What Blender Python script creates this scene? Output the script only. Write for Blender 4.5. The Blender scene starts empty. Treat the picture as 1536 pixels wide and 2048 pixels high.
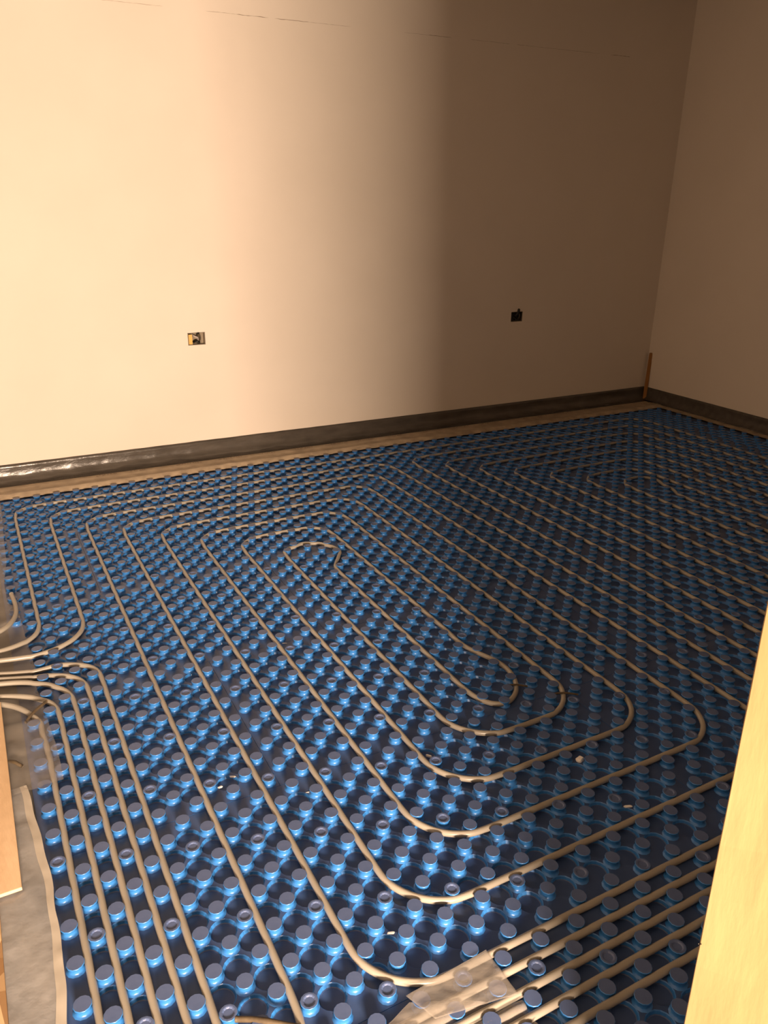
import bpy, bmesh, math, random
from mathutils import Vector, Matrix, noise
random.seed(7)
H = 0.05                      # grid module of the heating mat, metres
PZ = 0.015                    # height of the pipe axis above the slab
C = bpy.context.scene.collection
sc = bpy.context.scene

# ------------------------------------------------------------------ camera
F_PX, PITCH, ROLL, YAW = 1546.447, 1.19375971, 0.0131258862, -0.491172855
CAM = Vector((-1.21256 * H, -20.68321 * H, 29.6478 * H + PZ))
RC = Matrix.Rotation(YAW, 4, 'Z') @ Matrix.Rotation(PITCH, 4, 'X') @ Matrix.Rotation(ROLL, 4, 'Z')
cd = bpy.data.cameras.new('camera')
cd.sensor_fit = 'VERTICAL'; cd.sensor_height = 36.0; cd.sensor_width = 27.0
cd.lens = F_PX * 36.0 / 2048.0
cd.clip_start = 0.02; cd.clip_end = 60
cam = bpy.data.objects.new('camera', cd); C.objects.link(cam)
cam.matrix_world = Matrix.Translation(CAM) @ RC
sc.camera = cam

# ------------------------------------------------------------------ light
w = bpy.data.worlds.new('world'); sc.world = w; w.use_nodes = True
w.node_tree.nodes['Background'].inputs[0].default_value = (1.0, 0.8, 0.6, 1)
w.node_tree.nodes['Background'].inputs[1].default_value = 0.01
LX, LY, LZ = -3.2 * H, -57 * H, 0.82
ld = bpy.data.lights.new('work_lamp', 'AREA'); ld.shape = 'RECTANGLE'
ld.size = 0.80; ld.size_y = 0.4; ld.energy = 560; ld.color = (1.0, 0.735, 0.53)
lo = bpy.data.objects.new('work_lamp', ld); C.objects.link(lo)
lo.location = (LX, LY, LZ)
lo.rotation_euler = (math.radians(90), 0, math.atan2(-0.30, 1.0))
sc.view_settings.view_transform = 'Standard'; sc.view_settings.look = 'None'
sc.view_settings.gamma = 1.0; sc.view_settings.use_curve_mapping = False
sc.view_settings.exposure = 0.0

# ------------------------------------------------------------------ materials
def mat(name, col, rough=0.5, spec=0.5, metal=0.0, alpha=1.0):
    m = bpy.data.materials.new(name); m.use_nodes = True
    b = m.node_tree.nodes['Principled BSDF']
    b.inputs['Base Color'].default_value = (*col, 1); b.inputs['Roughness'].default_value = rough
    b.inputs['Specular IOR Level'].default_value = spec; b.inputs['Metallic'].default_value = metal
    b.inputs['Alpha'].default_value = alpha
    return m
def nodes(m): return m.node_tree.nodes, m.node_tree.links, m.node_tree.nodes['Principled BSDF']
def add_noise(m, scale, c1, c2, bump=0.0, bscale=None, stretch=(1, 1, 1), lo_=0.3, hi_=0.7, dist=0.01, detail=4):
    n, l, b = nodes(m)
    tc = n.new('ShaderNodeTexCoord'); mp = n.new('ShaderNodeMapping'); mp.inputs['Scale'].default_value = stretch
    l.new(tc.outputs['Object'], mp.inputs['Vector'])
    nz = n.new('ShaderNodeTexNoise'); nz.inputs['Scale'].default_value = scale; nz.inputs['Detail'].default_value = detail
    l.new(mp.outputs[0], nz.inputs['Vector'])
    cr = n.new('ShaderNodeValToRGB'); cr.color_ramp.elements[0].position = lo_; cr.color_ramp.elements[1].position = hi_
    cr.color_ramp.elements[0].color = (*c1, 1); cr.color_ramp.elements[1].color = (*c2, 1)
    l.new(nz.outputs['Fac'], cr.inputs[0]); l.new(cr.outputs[0], b.inputs['Base Color'])
    if bump:
        n2 = n.new('ShaderNodeTexNoise'); n2.inputs['Scale'].default_value = bscale or scale; n2.inputs['Detail'].default_value = 6
        l.new(mp.outputs[0], n2.inputs['Vector'])
        bp = n.new('ShaderNodeBump'); bp.inputs['Strength'].default_value = bump; bp.inputs['Distance'].default_value = dist
        l.new(n2.outputs['Fac'], bp.inputs['Height']); l.new(bp.outputs[0], b.inputs['Normal'])
    return m
M_WALL = add_noise(mat('wall_skim', (.7, .64, .56), .75, .25), 2.2, (.70, .63, .55), (.73, .66, .58), .12, 60, dist=.002)
M_CEIL = mat('ceiling_boards', (.34, .31, .27), .9, .2)
M_HALL = mat('hall_boarding', (.62, .56, .48), .9, .2)
M_BLUE = add_noise(mat('blue_plastic', (.01, .07, .27), .36, .62), 9, (.025, .15, .43), (.035, .18, .50), .10, 140, dist=.001)
M_CAP = add_noise(mat('blue_plastic_cap', (.05, .08, .2), .45, .7), 30, (.062, .098, .21), (.088, .125, .255), .1, 160, dist=.001)  # knob tops: same blue plastic, dull grazing light put into the colour
M_SHADED = add_noise(mat('blue_plastic_shaded', (.04, .08, .2), .42, .6), 14, (.030, .060, .155), (.045, .083, .195), .08, 140, dist=.001)  # mat flats: same plastic, weak light on upward faces painted as darker grey-blue
M_PIPE = add_noise(mat('grey_pipe', (.3, .27, .22), .30, .55), 6, (.27, .245, .205), (.33, .30, .25), .05, 300, dist=.0005)
M_EDGE = add_noise(mat('grey_foam_strip', (.10, .085, .07), .26, .6), 20, (.058, .050, .042), (.088, .076, .064), .6, 16, (.35, 1, 1), dist=.012)
M_TAPE = add_noise(mat('tan_tape', (.36, .28, .19), .45, .5), 16, (.27, .21, .145), (.44, .355, .25), .4, 40, dist=.004)
M_INK = mat('brown_ink', (.07, .035, .02), .6, .3)
M_WOOD = add_noise(mat('sawn_pine', (.72, .47, .22), .75, .25), 5, (.32, .21, .095), (.46, .33, .165), .35, 30, (1, 1, .25), .3, .7, .003)
M_BROWN = add_noise(mat('stained_lath', (.30, .15, .05), .6, .3), 14, (.26, .115, .03), (.36, .17, .05), stretch=(1, 1, .2))
M_BOARD = add_noise(mat('tan_board', (.62, .44, .27), .7, .25), 5, (.56, .385, .225), (.68, .49, .31), .15, 40, (3, .6, 1))
M_SLAB = add_noise(mat('grey_screed', (.2, .19, .18), .85, .2), 8, (.15, .145, .14), (.24, .23, .215), .3, 60, dist=.002)
M_OSB = mat('chipboard_floor', (.5, .36, .2), .8, .2)
def osb():
    n, l, b = nodes(M_OSB)
    tc = n.new('ShaderNodeTexCoord')
    v = n.new('ShaderNodeTexVoronoi'); v.inputs['Scale'].default_value = 34; v.inputs['Randomness'].default_value = 1
    mp = n.new('ShaderNodeMapping'); mp.inputs['Scale'].default_value = (1, .45, 1); l.new(tc.outputs['Object'], mp.inputs[0])
    l.new(mp.outputs[0], v.inputs['Vector'])
    sp = n.new('ShaderNodeSeparateColor'); l.new(v.outputs['Color'], sp.inputs[0])
    cr = n.new('ShaderNodeValToRGB'); cr.color_ramp.elements[0].color = (.26, .15, .07, 1); cr.color_ramp.elements[1].color = (.62, .45, .26, 1)
    cr.color_ramp.elements[0].position = .05; cr.color_ramp.elements[1].position = .5
    l.new(sp.outputs[0], cr.inputs[0]); l.new(cr.outputs[0], b.inputs['Base Color'])
osb()
M_FILM = add_noise(mat('milky_film', (.55, .5, .44), .28, .55, alpha=.55), 10, (.33, .335, .345), (.48, .47, .46), .5, 22, dist=.006)
M_FILM2 = add_noise(mat('milky_tape', (.6, .53, .44), .3, .55, alpha=.27), 24, (.34, .32, .30), (.50, .45, .39), .4, 45, dist=.004)
M_HEM = mat('cream_hem', (.46, .42, .36), .5, .4, alpha=.92)
M_WHITE = mat('white_plastic', (.88, .85, .8), .5, .4)
M_BLACK = mat('black_plastic', (.012, .010, .008), .5, .4)
M_CRACK = mat('board_joint', (.33, .27, .21), .9, .1)  # brown of the hairline joint between the wall boards
M_YELL = mat('ochre_sheath', (.65, .42, .12), .5, .4)
M_STEEL = mat('galvanised_box', (.22, .18, .13), .45, .5, .7)
M_TWIG = add_noise(mat('brown_clip', (.12, .075, .035), .6, .3), 60, (.060, .043, .026), (.105, .078, .048))
M_CABLE = mat('grey_cable', (.42, .36, .32), .5, .4)

# ------------------------------------------------------------------ helpers
def link(name, me, m, parent=None, **kw):
    o = bpy.data.objects.new(name, me); C.objects.link(o)
    if m is not None:
        for q in (m if isinstance(m, (list, tuple)) else [m]): me.materials.append(q)
    if parent is not None: o.parent = parent
    for k, v in kw.items(): o[k] = v
    return o
def from_py(name, vs, fs, smooth=False):
    me = bpy.data.meshes.new(name); me.from_pydata(vs, [], fs); me.update()
    if smooth: me.polygons.foreach_set('use_smooth', [True] * len(me.polygons))
    return me
def box(x0, x1, y0, y1, z0, z1, name='box', bevel=0.0, sub=0):
    bm = bmesh.new(); bmesh.ops.create_cube(bm, size=1)
    for v in bm.verts:
        v.co = Vector((x0 + (v.co.x + .5) * (x1 - x0), y0 + (v.co.y + .5) * (y1 - y0), z0 + (v.co.z + .5) * (z1 - z0)))
    if bevel: bmesh.ops.bevel(bm, geom=bm.edges[:], offset=bevel, segments=2, affect='EDGES', profile=.7)
    me = bpy.data.meshes.new(name); bm.to_mesh(me); bm.free(); return me
def tube(pts, r, seg=10, name='tube', cap=True):
    vs = []; fs = []; n = len(pts); up = Vector((0, 0, 1))
    for i, p in enumerate(pts):
        t = (pts[min(i + 1, n - 1)] - pts[max(i - 1, 0)])
        t = t.normalized() if t.length > 1e-9 else Vector((1, 0, 0))
        a = t.cross(up)
        a = a.normalized() if a.length > 1e-3 else Vector((1, 0, 0))
        b = a.cross(t)
        for k in range(seg):
            q = 2 * math.pi * k / seg
            vs.append(p + a * (r * math.cos(q)) + b * (r * math.sin(q)))
    for i in range(n - 1):
        for k in range(seg):
            fs.append((i * seg + k, i * seg + (k + 1) % seg, (i + 1) * seg + (k + 1) % seg, (i + 1) * seg + k))
    if cap:
        fs.append(tuple(range(seg))); fs.append(tuple(reversed(range((n - 1) * seg, n * seg))))
    return from_py(name, vs, fs, True)
def empty(name, loc=(0, 0, 0), **kw):
    o = bpy.data.objects.new(name, None); C.objects.link(o); o.location = loc
    for k, v in kw.items(): o[k] = v
    return o
def catmull(P, step):
    out = []
    P = [Vector(p) for p in P]; P = [P[0] * 2 - P[1]] + P + [P[-1] * 2 - P[-2]]
    for i in range(1, len(P) - 2):
        n = max(1, int((P[i + 1] - P[i]).length / step))
        for k in range(n):
            t = k / n; a, b, c, d = P[i - 1], P[i], P[i + 1], P[i + 2]
            out.append(.5 * ((2 * b) + (c - a) * t + (2 * a - 5 * b + 4 * c - d) * t * t + (3 * b - a - 3 * c + d) * t ** 3))
    out.append(P[-2]); return out
ST = dict(kind='structure')

# ------------------------------------------------------------------ room
YW, XW = 72.5 * H, 98 * H          # back wall, right wall
X0, Y0 = -48 * H, -84 * H          # the hall beyond, behind the camera
CH = 3.0                           # ceiling
HOLES = [(21.85 * H, 23.95 * H, 13.85 * H + PZ, 15.32 * H + PZ), (69.22 * H, 71.30 * H, 14.08 * H + PZ, 15.50 * H + PZ)]
def back_wall():
    xs = sorted({X0, XW} | {h[0] for h in HOLES} | {h[1] for h in HOLES})
    vs = []; fs = []
    def quad(a, b, c, d):
        k = len(vs); vs.extend([a, b, c, d]); fs.append((k, k + 1, k + 2, k + 3))
    for i in range(len(xs) - 1):
        a, b = xs[i], xs[i + 1]
        hz = [h for h in HOLES if abs(h[0] - a) < 1e-6]
        spans = [(-.05, CH)] if not hz else [(-.05, hz[0][2]), (hz[0][3], CH)]
        for z0, z1 in spans: quad((a, YW, z0), (b, YW, z0), (b, YW, z1), (a, YW, z1))
        for hh in hz:
            _, _, z0, z1 = hh; D = YW + .012
            quad((a, YW, z0), (a, YW, z1), (a, D, z1), (a, D, z0)); quad((b, YW, z1), (b, YW, z0), (b, D, z0), (b, D, z1))
            quad((b, YW, z0), (a, YW, z0), (a, D, z0), (b, D, z0)); quad((a, YW, z1), (b, YW, z1), (b, D, z1), (a, D, z1))
    D = YW + .12
    quad((X0, D, -.05), (X0, D, CH), (XW, D, CH), (XW, D, -.05))
    return from_py('wall_back', vs, fs)
WB = link('wall_back', back_wall(), M_WALL, **ST)
link('wall_right', box(XW, XW + .12, -12.4 * H, YW + .12, -.05, CH), M_WALL, **ST)
link('wall_left', box(X0 - .12, X0, Y0, YW + .12, -.05, CH), M_WALL, **ST)
link('wall_front', box(13.55 * H, XW + .12, -15.0 * H, -12.5 * H, -.05, CH), M_WALL, **ST)
link('wall_hall_rear', box(X0 - .12, XW + .12, Y0 - .12, Y0, -.05, CH), M_HALL, **ST)
link('wall_hall_right', box(XW, XW + .12, Y0, -15.0 * H, -.05, CH), M_HALL, **ST)
link('ceiling', box(X0 - .12, XW + .12, Y0 - .12, YW + .12, CH, CH + .1), M_CEIL, **ST)
link('floor', box(X0 - .12, XW + .12, Y0 - .12, YW + .12, -.12, -.004), M_SLAB, **ST)

# hairline joint of the boards, high on the back wall
def crack():
    rnd = random.Random(3); vs = []; fs = []
    segs = [(15.0, 22), (26.5, 33.5), (34.2, 43.5), (50.5, 57.2), (60, 66), (67, 81), (83, 86.6)]
    for a, b in segs:
        n = int((b - a) * 3)
        for i in range(n + 1):
            x = a + (b - a) * i / n
            z = 48.40 + (x - 17) * .0135 + rnd.uniform(-.02, .02)
            t = (.008 + rnd.uniform(0, .016)) * (1.5 if (30 < x < 38 or 54 < x < 58 or x > 83.5) else .7)
            if i in (0, n): t = .003
            k = len(vs); vs += [(x * H, YW - .0006, (z - t) * H + PZ), (x * H, YW - .0006, (z + t) * H + PZ)]
            if i: fs.append((k - 2, k, k + 1, k - 1))
    return from_py('hairline_crack', vs, fs)
link('hairline_crack', crack(), M_CRACK, WB)

# edge insulation with its film apron, along back and right wall
def profile_sweep(name, prof, a, b, axis, m, step=.02, wr=1.0, seed=0, parent=None, noz=.0):
    """prof: list of (distance from the wall, height). axis 0 = along back wall, 1 = along right wall"""
    vs = []; fs = []; n = int(abs(b - a) / step); k = len(prof)
    for i in range(n + 1):
        s = a + (b - a) * i / n
        for j, (d, z) in enumerate(prof):
            e = j / (k - 1)
            q = noise.noise(Vector((s * 5, d * 14, seed))) ; q2 = noise.noise(Vector((s * 16, d * 30, seed + 9)))
            dd = d + wr * ((.004 * q + .003 * noise.noise(Vector((s * 30, d * 60, seed + 3)))) * min(1, e * 1.6) * (1 if j > 2 else 0) + (.006 * q2 if j == k - 1 else 0))
            zz = z + wr * (.0045 * q2 + .004 * q) * (1 if 0 < j else 0) * (1 if j > 2 else .3)
            zz = max(zz, .003 + noz)
            vs.append((s, YW - dd, zz) if axis == 0 else (XW - dd, s, zz))
    for i in range(n):
        for j in range(k - 1):
            q = (i * k + j, i * k + j + 1, (i + 1) * k + j + 1, (i + 1) * k + j)
            fs.append(q if axis == 0 else q[::-1])
    return link(name, from_py(name, vs, fs, True), m, parent)
top = 2.0 * H + PZ
prof = [(.002, top - .001), (.008, top), (.0085, top - .02), (.009, .075), (.010, .055), (.018, .036), (.034, .024), (.05, .018), (.066, .016), (.085, .015), (.11, .013), (.15, .012)]
es = empty('edge_insulation_strip', (X0, YW, 0), label='dark grey edge insulation strip with shiny film apron along the long back wall', category='insulation', group='edge insulation around the room')
def keep(o, p):
    o.matrix_parent_inverse = Matrix.Translation(-Vector(p.location)); return o
keep(profile_sweep('foam_strip', prof, X0, XW - .01, 0, M_EDGE, seed=1, parent=es), es)
tp = [(.118, .020), (.135, .0235), (.165, .021), (.20, .019), (.235, .022), (.262, .029), (.290, .031), (.312, .012)]
keep(profile_sweep('tape_apron', tp, X0, XW - .1, 0, M_TAPE, seed=4, parent=es, noz=.01), es)
rnd = random.Random(5)
def ink_marks():
    vs = []; fs = []
    for g in range(16):
        x0 = (9 + g * 4.9 + rnd.uniform(-.8, .8)) * H
        for q in range(rnd.randint(6, 10)):
            x = x0 + q * .016 + rnd.uniform(-.003, .003); d = .150 + rnd.uniform(-.006, .006); L = rnd.uniform(.006, .013)
            k = len(vs); z = .0275
            vs += [(x, YW - d, z), (x + L, YW - d - .004, z), (x + L, YW - d - .010, z), (x, YW - d - .008, z)]
            fs.append((k, k + 3, k + 2, k + 1))
    return from_py('printed_mark', vs, fs)
keep(link('printed_mark', ink_marks(), M_INK, es, label='rows of small worn brown print marks on the apron', kind='stuff'), es)
er = empty('edge_insulation_strip', (XW, 0, 0), label='dark edge insulation strip at the foot of the right wall', category='insulation', group='edge insulation around the room')
keep(profile_sweep('foam_strip', prof[:8], -12.4 * H, YW - .02, 1, M_EDGE, seed=21, parent=er), er)
keep(profile_sweep('tape_apron', [(.07, .018), (.09, .021), (.115, .018), (.14, .016)], -12.4 * H, YW - .16, 1, M_TAPE, seed=24, parent=er, noz=.01), er)

# stained lath standing in the corner
def lath():
    bm = bmesh.new(); bmesh.ops.create_cube(bm, size=1)
    for v in bm.verts: v.co = Vector((v.co.x * .028, v.co.y * .012, (v.co.z + .5) * .385))
    bmesh.ops.bevel(bm, geom=bm.edges[:], offset=.003, segments=2, affect='EDGES')
    me = bpy.data.meshes.new('corner_lath'); bm.to_mesh(me); bm.free(); return me
cl = link('corner_lath', lath(), M_BROWN, label='narrow brown wooden lath standing upright in the far corner of the room', category='lath')
cl.location = (XW - .030, YW - .045, .014); cl.rotation_euler = (math.radians(-4), math.radians(2.0), math.radians(-30))

# ------------------------------------------------------------------ socket back boxes
def back_box(hole, label):
    x0, x1, z0, z1 = hole; g = .0015
    e = empty('socket_back_box', ((x0 + x1) / 2, YW + .0, z0), label=label, category='socket box', group='unfinished sockets in the back wall')
    X = (x1 - x0) / 2 - g; Z = z1 - z0; D0, D1, t = .003, .040, .002
    bm = bmesh.new()
    def b(x0, x1, y0, y1, z0, z1):
        r = bmesh.ops.create_cube(bm, size=1)
        for v in r['verts']: v.co = Vector((x0 + (v.co.x + .5) * (x1 - x0), y0 + (v.co.y + .5) * (y1 - y0), z0 + (v.co.z + .5) * (z1 - z0)))
    b(-X, X, D1 - t, D1, g, Z - g); b(-X, -X + t, D0, D1, g, Z - g); b(X - t, X, D0, D1, g, Z - g); b(-X, X, D0, D1, g, g + t); b(-X, X, D0, D1, Z - g - t, Z - g)
    me = bpy.data.meshes.new('box_shell'); bm.to_mesh(me); bm.free()
    link('box_shell', me, M_STEEL, e)
    return e, X, Z
def wire(parent, pts, r, m, label=None, name='wire'):
    o = link(name, tube(catmull(pts, .004), r, 8, name), m, parent)
    if label: o['label'] = label
b1, X, Z = back_box(HOLES[0], 'open socket box with ochre sleeve and pale cable ends on the lit left of wall')
link('lug', box(-X + .003, -X + .024, -.004, .03, .006, Z - .010), M_YELL, b1, label='ochre plastic sleeve')
wire(b1, [(-.022, .03, Z - .012), (-.012, -.002, Z - .022), (.004, -.006, Z - .030), (.012, .012, Z - .045)], .0062, M_CABLE, 'pale grey cable end', 'cable')
wire(b1, [(-.012, .03, .015), (-.006, .0, .022), (.010, -.004, .016), (.018, .02, .012)], .008, M_BLACK, 'black cable loop', 'cable')
wire(b1, [(.004, .03, Z - .03), (.012, -.003, Z - .012), (.020, -.002, Z - .03), (.020, .02, .02)], .0055, M_TWIG, 'brown wire')
wire(b1, [(.000, .0, Z - .006), (.010, -.004, Z - .001), (.018, .002, Z - .004)], .003, M_BLACK, None)
b2, X, Z = back_box(HOLES[1], 'open socket box with dark cable poking above it on the shaded right of wall')
wire(b2, [(-.012, .03, .02), (-.004, .004, .045), (.004, -.008, Z - .006), (.006, -.010, Z + .012), (.010, -.006, Z + .017)], .0095, M_BLACK, 'black cable end poking up', 'cable')
wire(b2, [(-.03, .03, .02), (-.028, .002, .03), (-.016, .0, .02), (-.01, .02, .012)], .006, M_BLACK, None, 'cable')
wire(b2, [(.014, .03, .02), (.020, .0, .03), (.022, .0, .05), (.02, .02, .058)], .005, M_TWIG, 'brown wire')
wire(b2, [(-.02, .02, Z - .02), (-.012, -.002, Z - .03), (.01, .0, .02)], .0045, M_BLACK, None)
link('inner_block', box(-X + .004, X - .02, .008, .032, .004, Z - .006), M_BLACK, b2)

# ------------------------------------------------------------------ knobbed heating mat
RIDGE = .0060
YT = 67.0
rows = [(-12.2, -2), (-2, 12), (12, 26), (26, 40), (40, 54), (54, YT)]
cuts = [[24, 52, 80], [2, 30, 58, 86], [10, 38, 66, 94], [19, 47, 75], [5, 33, 61, 89], [24, 52, 80]]
XL, XR = -2.15, 95.4
mat_root = empty('underfloor_heating_mat', (0, 0, 0), label='blue knobbed underfloor heating mat covering the whole floor of the room', category='heating mat')
FLOOR_Z = -.0030
def clip_poly(P, x0, x1, y0, y1):
    for ax, lim, sg in ((0, x0, 1), (0, x1, -1), (1, y0, 1), (1, y1, -1)):
        Q = []
        for k in range(len(P)):
            a, b = P[k - 1], P[k]; da, db = (a[ax] - lim) * sg, (b[ax] - lim) * sg
            if (da >= 0) != (db >= 0):
                t = da / (da - db); Q.append((a[0] + (b[0] - a[0]) * t, a[1] + (b[1] - a[1]) * t))
            if db >= 0: Q.append(b)
        P = Q
        if len(P) < 3: return []
    return P
def recess_panel(x0, x1, y0, y1):
    """sheet with a round recess between every four knobs; the diamonds around the recess centres tile the sheet"""
    vs = []; fs = []; N = 16; g = .0006 / H
    def flat(poly):
        k = len(vs); vs.extend(poly); fs.append(tuple(range(k, k + len(poly))))
    ax0, ax1, ay0, ay1 = x0 + g, x1 - g, y0 + g, y1 - g
    for i in range(math.floor(x0) - 1, math.ceil(x1) + 1):
        for j in range(math.floor(y0) - 1, math.ceil(y1) + 1):
            if (i + j) % 2: continue
            cx, cy = i + .5, j + .5
            D = [(cx + 1, cy), (cx, cy + 1), (cx - 1, cy), (cx, cy - 1)]
            if cx - 1 > ax0 and cx + 1 < ax1 and cy - 1 > ay0 and cy + 1 < ay1:
                base = len(vs)
                for a in range(N):
                    q = 2 * math.pi * a / N; c, s_ = math.cos(q), math.sin(q); f = 1 / (abs(c) + abs(s_))
                    vs.append(((cx + c * f) * H, (cy + s_ * f) * H, RIDGE))
                rings = [(.625, RIDGE), (.607, RIDGE - .0012), (.592, RIDGE - .0018), (.545, FLOOR_Z + .0010), (.50, FLOOR_Z)]
                for r_, z in rings:
                    for a in range(N):
                        q = 2 * math.pi * a / N; vs.append(((cx + r_ * math.cos(q)) * H, (cy + r_ * math.sin(q)) * H, z))
                for t in range(len(rings)):
                    for a in range(N):
                        b = (a + 1) % N
                        fs.append((base + t * N + a, base + t * N + b, base + (t + 1) * N + b, base + (t + 1) * N + a))
                L = base + len(rings) * N
                fs.append(tuple(range(L, L + N)))
            else:
                P = clip_poly(D, ax0, ax1, ay0, ay1)
                if P: flat([(p[0] * H, p[1] * H, RIDGE) for p in P])
    c = [(ax0 * H, ay0 * H), (ax1 * H, ay0 * H), (ax1 * H, ay1 * H), (ax0 * H, ay1 * H)]
    for a, b in zip(c, c[1:] + c[:1]):
        flat([(a[0], a[1], -.0037), (b[0], b[1], -.0037), (b[0], b[1], RIDGE), (a[0], a[1], RIDGE)])
    flat([(p[0], p[1], -.0037) for p in reversed(c)])
    me = from_py('panel', vs, fs); me.materials.append(M_BLUE); me.materials.append(M_SHADED)
    for p in me.polygons: p.material_index = 1 if p.normal.z > .9 else 0  # upward faces take the tone with painted shade, recess walls stay plain blue
    return me
# knob: hourglass boss with a ten-sided cap
def knob_geo(dimple):
    N = 12
    pr = [(.0215, 0), (.0200, .0012), (.0178, .0022), (.0160, .0050), (.0155, .0080), (.0158, .0120), (.0172, .0155), (.0186, .0168), (.0187, .0184), (.0178, .0196)]
    if dimple: pr += [(.0140, .0198), (.0120, .0191), (.0100, .0172)]
    vs = []; fs = []; mi = []
    for r, z in pr:
        for a in range(N):
            q = 2 * math.pi * (a + .5) / N; vs.append((r * math.cos(q), r * math.sin(q), z))
    for t in range(len(pr) - 1):
        for a in range(N):
            b = (a + 1) % N; fs.append((t * N + a, t * N + b, (t + 1) * N + b, (t + 1) * N + a)); mi.append(0)
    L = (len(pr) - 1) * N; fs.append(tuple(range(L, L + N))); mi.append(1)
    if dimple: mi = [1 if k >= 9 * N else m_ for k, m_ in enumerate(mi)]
    return vs, fs, mi
KG = [knob_geo(False), knob_geo(True)]
def kmesh(g):
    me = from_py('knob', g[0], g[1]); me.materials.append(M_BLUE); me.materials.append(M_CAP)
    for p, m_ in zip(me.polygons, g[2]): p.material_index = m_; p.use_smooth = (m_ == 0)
    return me
KM = [kmesh(g) for g in KG]
RI = RC.to_3x3().transposed()
def project(p):
    c = RI @ (Vector(p) - CAM)
    if c.z > -.05: return None
    return 768 + F_PX * c.x / -c.z, 1024 - F_PX * c.y / -c.z, -c.z
panels = []
def densify(L):
    out = []
    for a, b in zip(L, L[1:]):
        a, b = Vector(a), Vector(b)
        out += [a.lerp(b, t / 8) for t in range(9)]
    return out
GH = [(26.85, 19.6), (27.2, 18.4), (27.9, 16.9), (28.1, 15.6), (27.8, 14.4), (27.1, 13.2), (26.3, 12.5), (25.4, 12.15), (24.6, 12.6), (24.1, 13.6)]
GHD = densify(GH)
EXITS = densify([(3, 35), (2.95, 34.6), (2.6, 33.7), (1.9, 32.8), (.9, 32.2), (-.6, 31.8)]) + densify([(-1.8, 33.7), (-.7, 34.3), (-.15, 35.2)])
for (y0, y1), cs in zip(rows, cuts):
    xs = [XL] + cs + [XR]
    for a, b in zip(xs, xs[1:]):
        o = link('panel', recess_panel(a, b, y0, y1), None, mat_root); panels.append((a, b, y0, y1, o))
knobs = []
for i in range(-3, 96):
    for j in range(-12, 68):
        if (i + j) % 2 == 0: continue
        x, y = i + .5, j + .5
        if x - .45 < XL or x + .45 > XR or y > 66 or y < -11.6: continue
        if x < -.9 and 24.2 < y < 37: continue
        if 23 < x < 29 and 11 < y < 21 and min((Vector((x, y)) - q).length for q in GHD) < .27: continue
        if x < 3.4 and 26 < y < 36 and min((Vector((x, y)) - q).length for q in EXITS) < .30: continue
        knobs.append((x, y))
def vis(k):
    p = project((k[0] * H, k[1] * H, .02))
    if p is None: return 99
    inside = -20 < p[0] < 1500 and 0 < p[1] < 2068
    if k[0] > 12.5 and k[1] < -2 and p[0] > 1380: inside = False
    return p[2] if inside else 50 + p[2]
knobs.sort(key=vis)
KNOBSET = set(knobs)
def is_dimple(k): return (int(k[0] - .5) + 3 * int(k[1] - .5)) % 14 == 3
for k in knobs[:300]:
    par = next((p[4] for p in panels if p[0] <= k[0] < p[1] and p[2] <= k[1] < p[3]), panels[0][4])
    o = bpy.data.objects.new('knob', KM[is_dimple(k)]); C.objects.link(o); o.parent = par
    o.location = (k[0] * H, k[1] * H, RIDGE - .0002); o.rotation_euler = (0, 0, random.uniform(-.2, .2))
vs = []; fs = []; mi = []
for k in knobs[300:]:
    g = KG[is_dimple(k)]; b = len(vs); x, y = k[0] * H, k[1] * H
    vs.extend([(v[0] + x, v[1] + y, v[2] + RIDGE - .0002) for v in g[0]]); fs.extend([tuple(q + b for q in f) for f in g[1]]); mi.extend(g[2])
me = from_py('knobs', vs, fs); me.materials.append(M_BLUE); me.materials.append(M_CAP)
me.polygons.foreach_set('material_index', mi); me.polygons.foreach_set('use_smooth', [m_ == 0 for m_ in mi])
link('knobs', me, None, mat_root, kind='stuff')

# ------------------------------------------------------------------ pipes
PR = .0086
def rounded(P, r=3.0):
    """axis-aligned polyline in grid units -> list of points with rounded corners. entries (x, y[, radius]) """
    out = []
    for i, p in enumerate(P):
        rr = p[2] if len(p) > 2 else r
        v = Vector((p[0], p[1]))
        if i in (0, len(P) - 1) or rr == 0: out.append(v); continue
        a = (Vector(P[i - 1][:2]) - v); b = (Vector(P[i + 1][:2]) - v)
        rr = min(rr, a.length * .95, b.length * .95)
        an, bn = a.normalized(), b.normalized()
        if abs(an.dot(bn)) > .9: out.append(v); continue
        c = v + (an + bn) * rr
        s = v + an * rr; e = v + bn * rr
        for k in range(13):
            t = k / 12 * math.pi / 2
            out.append(c - bn * (rr * math.cos(t)) - an * (rr * math.sin(t)))
    return out
def resample(P, step):
    out = [P[0]]; rem = step
    for a, b in zip(P, P[1:]):
        L = (b - a).length; d = rem
        while d <= L:
            out.append(a + (b - a) * (d / L)); d += step
        rem = d - L
    if (out[-1] - P[-1]).length > .02: out.append(P[-1])
    return out
def relax(P, fix=3):
    n = len(P); D = .0252 / H
    for it in range(20):
        Q = [p.copy() for p in P]
        for i in range(fix, n - fix):
            Q[i] = P[i] * .5 + (P[i - 1] + P[i + 1]) * .25
        for i in range(fix, n - fix):
            p = Q[i]; ix, iy = math.floor(p.x), math.floor(p.y)
            for dx in (-1, 0, 1):
                for dy in (-1, 0, 1):
                    k = (ix + dx + .5, iy + dy + .5)
                    if k in KNOBSET and not (p.x < 3.3 and 30.8 < p.y < 36) and not (23.6 < p.x < 28.8 and 11.7 < p.y < 19.5 and (p.x > 26.8 or p.y < 14)):
                        d = p - Vector(k); L = d.length
                        if 1e-6 < L < D: p += d * ((D - L) / L * (.4 if it < 9 else .05))
        P = Q
    return P
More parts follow.
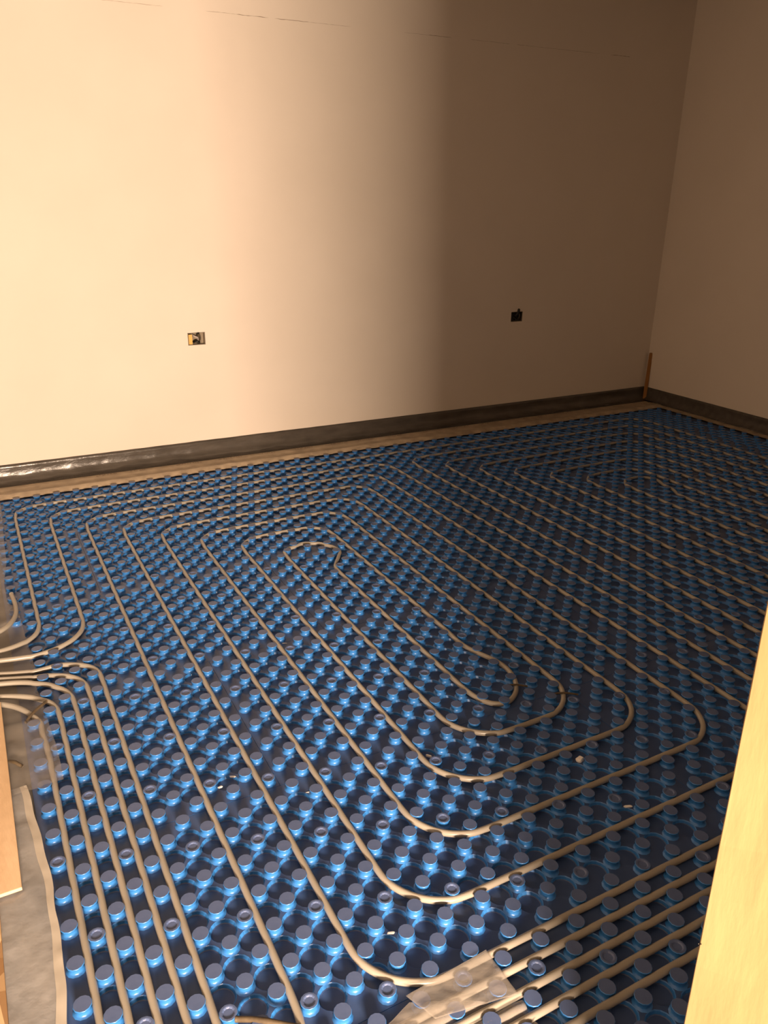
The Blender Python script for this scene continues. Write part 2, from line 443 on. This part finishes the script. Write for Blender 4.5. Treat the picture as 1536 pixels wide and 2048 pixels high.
def pipe(P, label, name='heating_pipe', zfun=None, group='underfloor heating pipes'):
    P = resample(P, .22)
    P = relax(P)
    pts = []
    for i, p in enumerate(P):
        z = PZ + .0003 * math.sin(i * .31) + (zfun(p, i, len(P)) if zfun else 0)
        pts.append(Vector((p.x * H, p.y * H, z)))
    me = tube(pts, PR, 10, name)
    return link(name, me, M_PIPE, label=label, category='pipe', group=group)
def zl(p, i, n):
    return 0 if p.x > -1.2 else min(.03, (-1.2 - p.x) * .004) + .002
V2 = lambda L: [Vector(p) for p in L]
gh = V2([(27, 21.5), (26.85, 19.6), (27.2, 18.4), (27.9, 16.9), (28.1, 15.6), (27.8, 14.4), (27.1, 13.2), (26.3, 12.5), (25.4, 12.15), (24.6, 12.6), (24.1, 13.6), (24, 15)])
fg = V2([(24, 34.5), (24.0, 35.6), (24.8, 36.7), (25.7, 38.2), (25.8, 39.8), (25.2, 41.0), (24.2, 41.6), (22.9, 41.7), (21.7, 41.0), (21.1, 39.9), (21, 38.5)])
# circuit of the left spiral
c1 = V2([(-9, 31.6), (-6, 31.2), (-3, 30.1), (-1, 29.75), (.8, 29.7)]) + rounded([(.9, 29.65), (3, 29.5, 1.9), (3, -2, 1.5), (6, -2, 1.5), (6, 57), (39, 57), (39, 1), (12, 1), (12, 51), (33, 51), (33, 7), (18, 7), (18, 45), (27, 45), (27, 22)])[1:]
c1 += gh + fg + rounded([(21, 38), (21, 10), (30, 10), (30, 48), (15, 48), (15, 4), (36, 4), (36, 54), (9, 54), (9, -2), (42, -2), (42, 60), (3, 60), (3, 35, 0)])[1:]
c1 += V2([(2.95, 34.6), (2.6, 33.7), (1.9, 32.8), (.9, 32.2), (-.6, 31.8), (-3, 31.95), (-6, 32.6), (-9, 33.4)])
# start of the S5 run bends over at the bottom like the photograph
pipe(c1, 'grey heating pipe coiled in the brightly lit left-hand spiral', zfun=zl)
tt = V2([(63, 38), (63.05, 39.5), (63.7, 41.1), (64.9, 42.0), (66.3, 42.1), (67.4, 41.4), (67.7, 40), (67.2, 37.8), (66.4, 35.6), (66, 33.4), (66, 31)])[::-1]
c2 = V2([(-9, 34.6), (-6, 34), (-3, 33.1), (-1.8, 33.7), (-.7, 34.3), (-.15, 35.2)]) + rounded([(0, 36), (0, 63), (87, 63), (87, -1), (48, -1), (48, 57), (81, 57), (81, 5), (54, 5), (54, 51), (75, 51), (75, 11), (60, 11), (60, 45), (69, 45), (69, 17, 1.5), (66, 17, 1.5), (66, 30.5)])[:]
c2 += tt + rounded([(63, 37), (63, 14), (72, 14), (72, 48), (57, 48), (57, 8), (78, 8), (78, 54), (51, 54), (51, 2), (84, 2), (84, 60), (45, 60), (45, -3), (2, -3, 3.0), (2, 26.2, 0)])[1:]
c2 += V2([(1.9, 27.1), (1.4, 28.0), (.7, 28.55), (-.2, 28.75), (-1.9, 29.2), (-3.1, 29.5), (-6, 30.2), (-9, 30.8)])
pipe(c2, 'grey heating pipe laid in the shaded right-hand spiral, its outermost run beside the back wall', zfun=zl)
def s_pipe(x, yb, xr, left, label, zf=zl):
    P = V2(left) + rounded([(x, left[-1][1] - .6), (x, yb), (xr, yb), (xr, -11.6)], 3.0)
    pipe(P, label, zfun=zf)
s_pipe(1, -4, 50, [(-9, 29.9), (-6, 29.4), (-3.1, 28.9), (-1.9, 28.75), (-.9, 28.35), (-.1, 27.8), (.6, 26.9), (1.0, 25.5)], 'grey heating pipe running down the left edge, third in from the film')
s_pipe(0, -5, 49, [(-9, 27.6), (-6, 27.8), (-3.2, 27.4), (-2.1, 27.05), (-.9, 26.5), (-.2, 25.5), (0, 24.2)], 'grey heating pipe running down the left edge, second in from the film')
def z6(p, i, n): return zl(p, i, n)
s_pipe(-1, -6, 48, [(-9, 27.1), (-6, 27.2), (-3.2, 26.6), (-2.3, 25.9), (-1.6, 24.9), (-1.25, 23.6), (-1.1, 21)], 'grey heating pipe nearest the left edge, partly under the milky film')
# short pipe stub curling outside the mat, top left
st = link('pipe_stub', tube(catmull([Vector(p) for p in ((-1.5 * H, 42 * H, .03), (-1.35 * H, 39.6 * H, .035), (-1.5 * H, 37.6 * H, .04), (-2.2 * H, 35.9 * H, .045), (-3.6 * H, 34.8 * H, .045))], .01), .009, 10), M_PIPE,
          label='short grey pipe end curling over the film at the left edge of the photo', category='pipe', group='underfloor heating pipes')

# brown clips
def clip(x, y, ang, L, label, z=.024, r=.0035):
    pts = [Vector((-L / 2, 0, -.004)), Vector((-L / 4, .001, .0)), Vector((0, 0, .002)), Vector((L / 4, -.001, 0)), Vector((L / 2, 0, -.004))]
    o = link('pipe_clip', tube(catmull(pts, .006), r, 7), M_TWIG, label=label, category='clip', group='brown pipe clips')
    o.location = (x * H, y * H, z); o.rotation_euler = (0, 0, ang)
ci = math.radians(-28)
clip(27.2, 13.5, ci, .075, 'brown clip across the innermost bend of the left spiral', z=.023)
clip(29.5, 11.3, ci, .085, 'brown clip across the second bend of the left spiral', z=.023)
clip(4.75, -.55, ci - .12, .13, 'brown clip across the pipe bends at the bottom edge of the photo', z=.024, r=.006)
clip(-1.25, 24.7, math.radians(52), .11, 'brown twig-like clip across the pipes at the edge of the film', z=.027, r=.005)
clip(-2.75, 19.9, math.radians(-50), .05, 'short brown clip lying loose on the milky film', z=.031, r=.0055)

# ------------------------------------------------------------------ film sheets, plank, tape
def sheet(name, outline, nx, ny, zf, m, label=None, cat=None, parent=None, seed=0, wig=.0, thick=.0004, **kw):
    """outline: function (u, v) -> (x, y) in grid units"""
    vs = []; fs = []
    for i in range(nx + 1):
        for j in range(ny + 1):
            u, v = i / nx, j / ny; x, y = outline(u, v)
            vs.append((x * H, y * H, zf(x, y)))
    for i in range(nx):
        for j in range(ny):
            a = i * (ny + 1) + j; fs.append((a, a + ny + 1, a + ny + 2, a + 1))
    o = link(name, from_py(name, vs, fs, True), m, parent, **kw)
    if label: o['label'] = label; o['category'] = cat
    return o
def lerp(a, b, t): return a + (b - a) * t
def edge_curve(pts, v):
    for (v0, x0), (v1, x1) in zip(pts, pts[1:]):
        if v <= v1: return lerp(x0, x1, (v - v0) / (v1 - v0))
    return pts[-1][1]
def kz(x, y, base=.0275, wr=.003, seed=0, s=1.0):
    return base + wr * noise.noise(Vector((x * .9 * s, y * .5 * s, seed))) + wr * .6 * noise.noise(Vector((x * 2.6 * s, y * 1.4 * s, seed + 5)))
# lower film, from the bottom of the photo up to y = 17.5
lowE = [(-12, -3.6), (-2, -2.75), (2.8, -2.12), (4.6, -1.97), (6.1, -1.88), (8.5, -1.90), (9.85, -1.85), (11.1, -1.89), (12.3, -1.95), (14, -2.08), (15.9, -2.2), (17.8, -2.35)]
film1 = sheet('polythene_film', lambda u, v: (lerp(-4.25, edge_curve(lowE, lerp(-12, 17.8, v)) + .03 * math.sin(v * 60), u), lerp(-12, 17.8, v)), 26, 110,
      lambda x, y: kz(x, y, .0275, .0035, 2), M_FILM, 'long milky polythene film along the left edge, below the wrinkled sheet', 'plastic film')
sheet('hem', lambda u, v: (edge_curve(lowE, lerp(-12, 17.8, v)) + .03 * math.sin(v * 60) - .3 + u * .29 - .1 * abs(math.sin(v * 9)) * (1 - u), lerp(-12, 17.8, v)), 5, 110,
      lambda x, y: kz(x, y, .0275, .0035, 2) + .0012, M_HEM, parent=film1)
film1.children[0]['label'] = 'cream folded hem'
# upper wrinkled sheet around the pipe exits
upE = [(17.12, -.53), (18.8, -.51), (20.7, -.54), (22.8, -.69), (25.0, -.75), (27.9, -.99), (30.8, -.85), (33, -.95), (35.1, -1.05), (37.5, -1.16), (39.6, -1.3), (40.0, -1.6), (40.8, -1.89), (44.3, -1.9), (49, -1.44), (54, -1.34), (61, -1.13), (70, -1.0)]
def upz(x, y):
    z = kz(x, y, .0290, .006, 12, 1.3)
    lowz = .0068 + .003 * abs(noise.noise(Vector((x * 1.3, y * .8, 4))))
    t = max(0, min(1, (y - 23.6) / 1.2)) * max(0, min(1, (38.2 - y) / 1.2))
    t = t * t * (3 - 2 * t)
    return z * (1 - t) + lowz * t
film2 = sheet('polythene_sheet', lambda u, v: (lerp(-9, edge_curve(upE, lerp(17.12, 70, v)), u ** .6), lerp(17.12 , 70, v) + (.25 * u if v == 0 else 0)), 40, 180,
      upz, M_FILM2, 'wrinkled beige polythene sheet under the pipes where they leave the mat', 'plastic film')
ob = link('chipboard_sheet', box(-16 * H, -4.12 * H, -14 * H, 10.6 * H, -.0035, .031, bevel=.0015), M_OSB, label='flaky yellow chipboard sheet in the bottom left corner of the photo', category='board')
# plank
pl = link('plank', box(-9.0 * H, -3.12 * H, 10.3 * H, 26.2 * H, .033, .042, bevel=.002), M_BOARD, label='tan wooden plank lying on the film at the left edge', category='plank')
pl.rotation_euler = (0, 0, 0)
# pieces of clear tape across the pipes at the bottom
def t1z(x, y):
    d = min(abs(y + 2), abs(y + 3)); return .0272 + .0015 * math.exp(-(d / .25) ** 2) + .0012 * noise.noise(Vector((x * 2, y * 3, 3)))
def quadmap(a, b, c, d): return lambda u, v: (lerp(lerp(a[0], b[0], u), lerp(d[0], c[0], u), v), lerp(lerp(a[1], b[1], u), lerp(d[1], c[1], u), v))
def solid(o, t=.0006):
    md = o.modifiers.new('thickness', 'SOLIDIFY'); md.thickness = t; md.offset = 0
o = sheet('tape_patch', quadmap((9.99, -2.13), (14.03, -1.9), (14.06, -4.12), (10.55, -3.45)), 40, 26, t1z, M_FILM2, 'milky tape patch over two pipes near the bottom, the upper of two', 'tape', group='milky tape patches over the pipes'); solid(o)
o = sheet('tape_patch', quadmap((10.0, -2.4), (14.1, -4.35), (14.0, -5.6), (8.2, -3.0)), 44, 26,
      lambda x, y: (.0255 + .002 * noise.noise(Vector((x * 1.6, y * 3, 8)))) - .021 * math.exp(-((y + 4) / .26) ** 2) - .021 * math.exp(-((y + 5) / .26) ** 2) * (1 if True else 0), M_FILM2,
      'crumpled milky tape patch at the bottom edge, tucked below a pipe', 'tape', group='milky tape patches over the pipes'); solid(o)

# ------------------------------------------------------------------ door post, right foreground
def post():
    bm = bmesh.new(); nz = 60
    bmesh.ops.create_grid(bm, x_segments=1, y_segments=1, size=1); bm.clear()
    x0, x1, y0, y1 = 0, .9 * H, -3.4 * H, 0
    ring = [(x0, y1), (x0, (y0 * .75)), (x0, y0 * .5), (x0, y0 * .25), (x0, y0), (x1, y0), (x1, y1)]
    ring = [(x0 + .003, y1), (x0, y1 - .003), (x0, y0 * .35), (x0, y0 * .7), (x0, y0 + .003), (x0 + .003, y0), (x1, y0), (x1, y1)]
    prev = None; first = None
    for i in range(nz + 1):
        z = 2.35 * i / nz
        cur = []
        for k, (x, y) in enumerate(ring):
            q = noise.noise(Vector((k * 3.1, z * 14, 2)))
            cur.append(bm.verts.new((x + .0009 * q, y + (.0011 * q if k < 2 else 0), z)))
        if prev:
            for k in range(len(ring)):
                m = (k + 1) % len(ring); bm.faces.new((prev[k], prev[m], cur[m], cur[k]))
        else: first = cur
        prev = cur
    bm.faces.new(first[::-1]); bm.faces.new(prev)
    bmesh.ops.recalc_face_normals(bm, faces=bm.faces[:])
    me = bpy.data.meshes.new('door_post'); bm.to_mesh(me); bm.free(); return me
dp = link('door_post', post(), M_WOOD, label='rough sawn timber door post brightly lit at the right edge', category='door post')
dp.location = (12.58 * H, -12.25 * H, .0); dp.rotation_euler = (0, -.030, 0)
nl = link('nail', tube(catmull([Vector((-.004, -.004, .668)), Vector((.004, -.004, .664)), Vector((.012, -.010, .660))], .003), .0012, 6), M_BLACK, dp)

# ------------------------------------------------------------------ small white debris
def chip(px, py, sx, sy, sz, ang, label, z):
    bm = bmesh.new(); bmesh.ops.create_cube(bm, size=1)
    bmesh.ops.bevel(bm, geom=bm.edges[:], offset=.18, segments=1, affect='EDGES')
    r_ = random.Random(int(px * 100))
    for v in bm.verts: v.co = Vector((v.co.x * 1.25 * sx * (1 + r_.uniform(-.2, .2)), v.co.y * sy * (1 + r_.uniform(-.2, .2)), v.co.z * sz * 1.4))
    me = bpy.data.meshes.new('plaster_chip'); bm.to_mesh(me); bm.free()
    o = link('plaster_chip', me, M_WHITE, label=label, category='debris', group='white crumbs on the heating mat')
    o.location = (px * H, py * H, z); o.rotation_euler = (0, 0, ang)
G = RIDGE + .003
G = .001 + .004
chip(26.25, 6.1, .020, .018, .012, .4, 'large white plaster crumb in the shaded lower right of the floor', G)
chip(26.0, 2.0, .018, .007, .006, -.4, 'oval white crumb between two pipes, lower right', G)
chip(11.0, 1.0, .013, .006, .004, -.4, 'bright white sliver between knobs near the bottom bend', G)
chip(18.6, 10.4, .014, .006, .005, -.9, 'tan crumb by the second bottom bend of the left spiral', G)
chip(15.6, 25.9, .014, .004, .003, -.45, 'thin white sliver on the mat, in the middle of the left spiral', G)
chip(7.9, 13.9, .013, .004, .003, -.45, 'thin white sliver on the mat, left of the second long pipe', G)
chip(7.0, 13.4, .012, .006, .003, .1, 'small white flake beside a blue knob, lower left', G)
chip(11.2, 10.8, .014, .003, .003, -.3, 'very thin white sliver in the lower middle of the mat', G)
chip(51.7, 63.3, .014, .008, .005, 0, 'tiny pale crumb on the mat near the back wall', G)
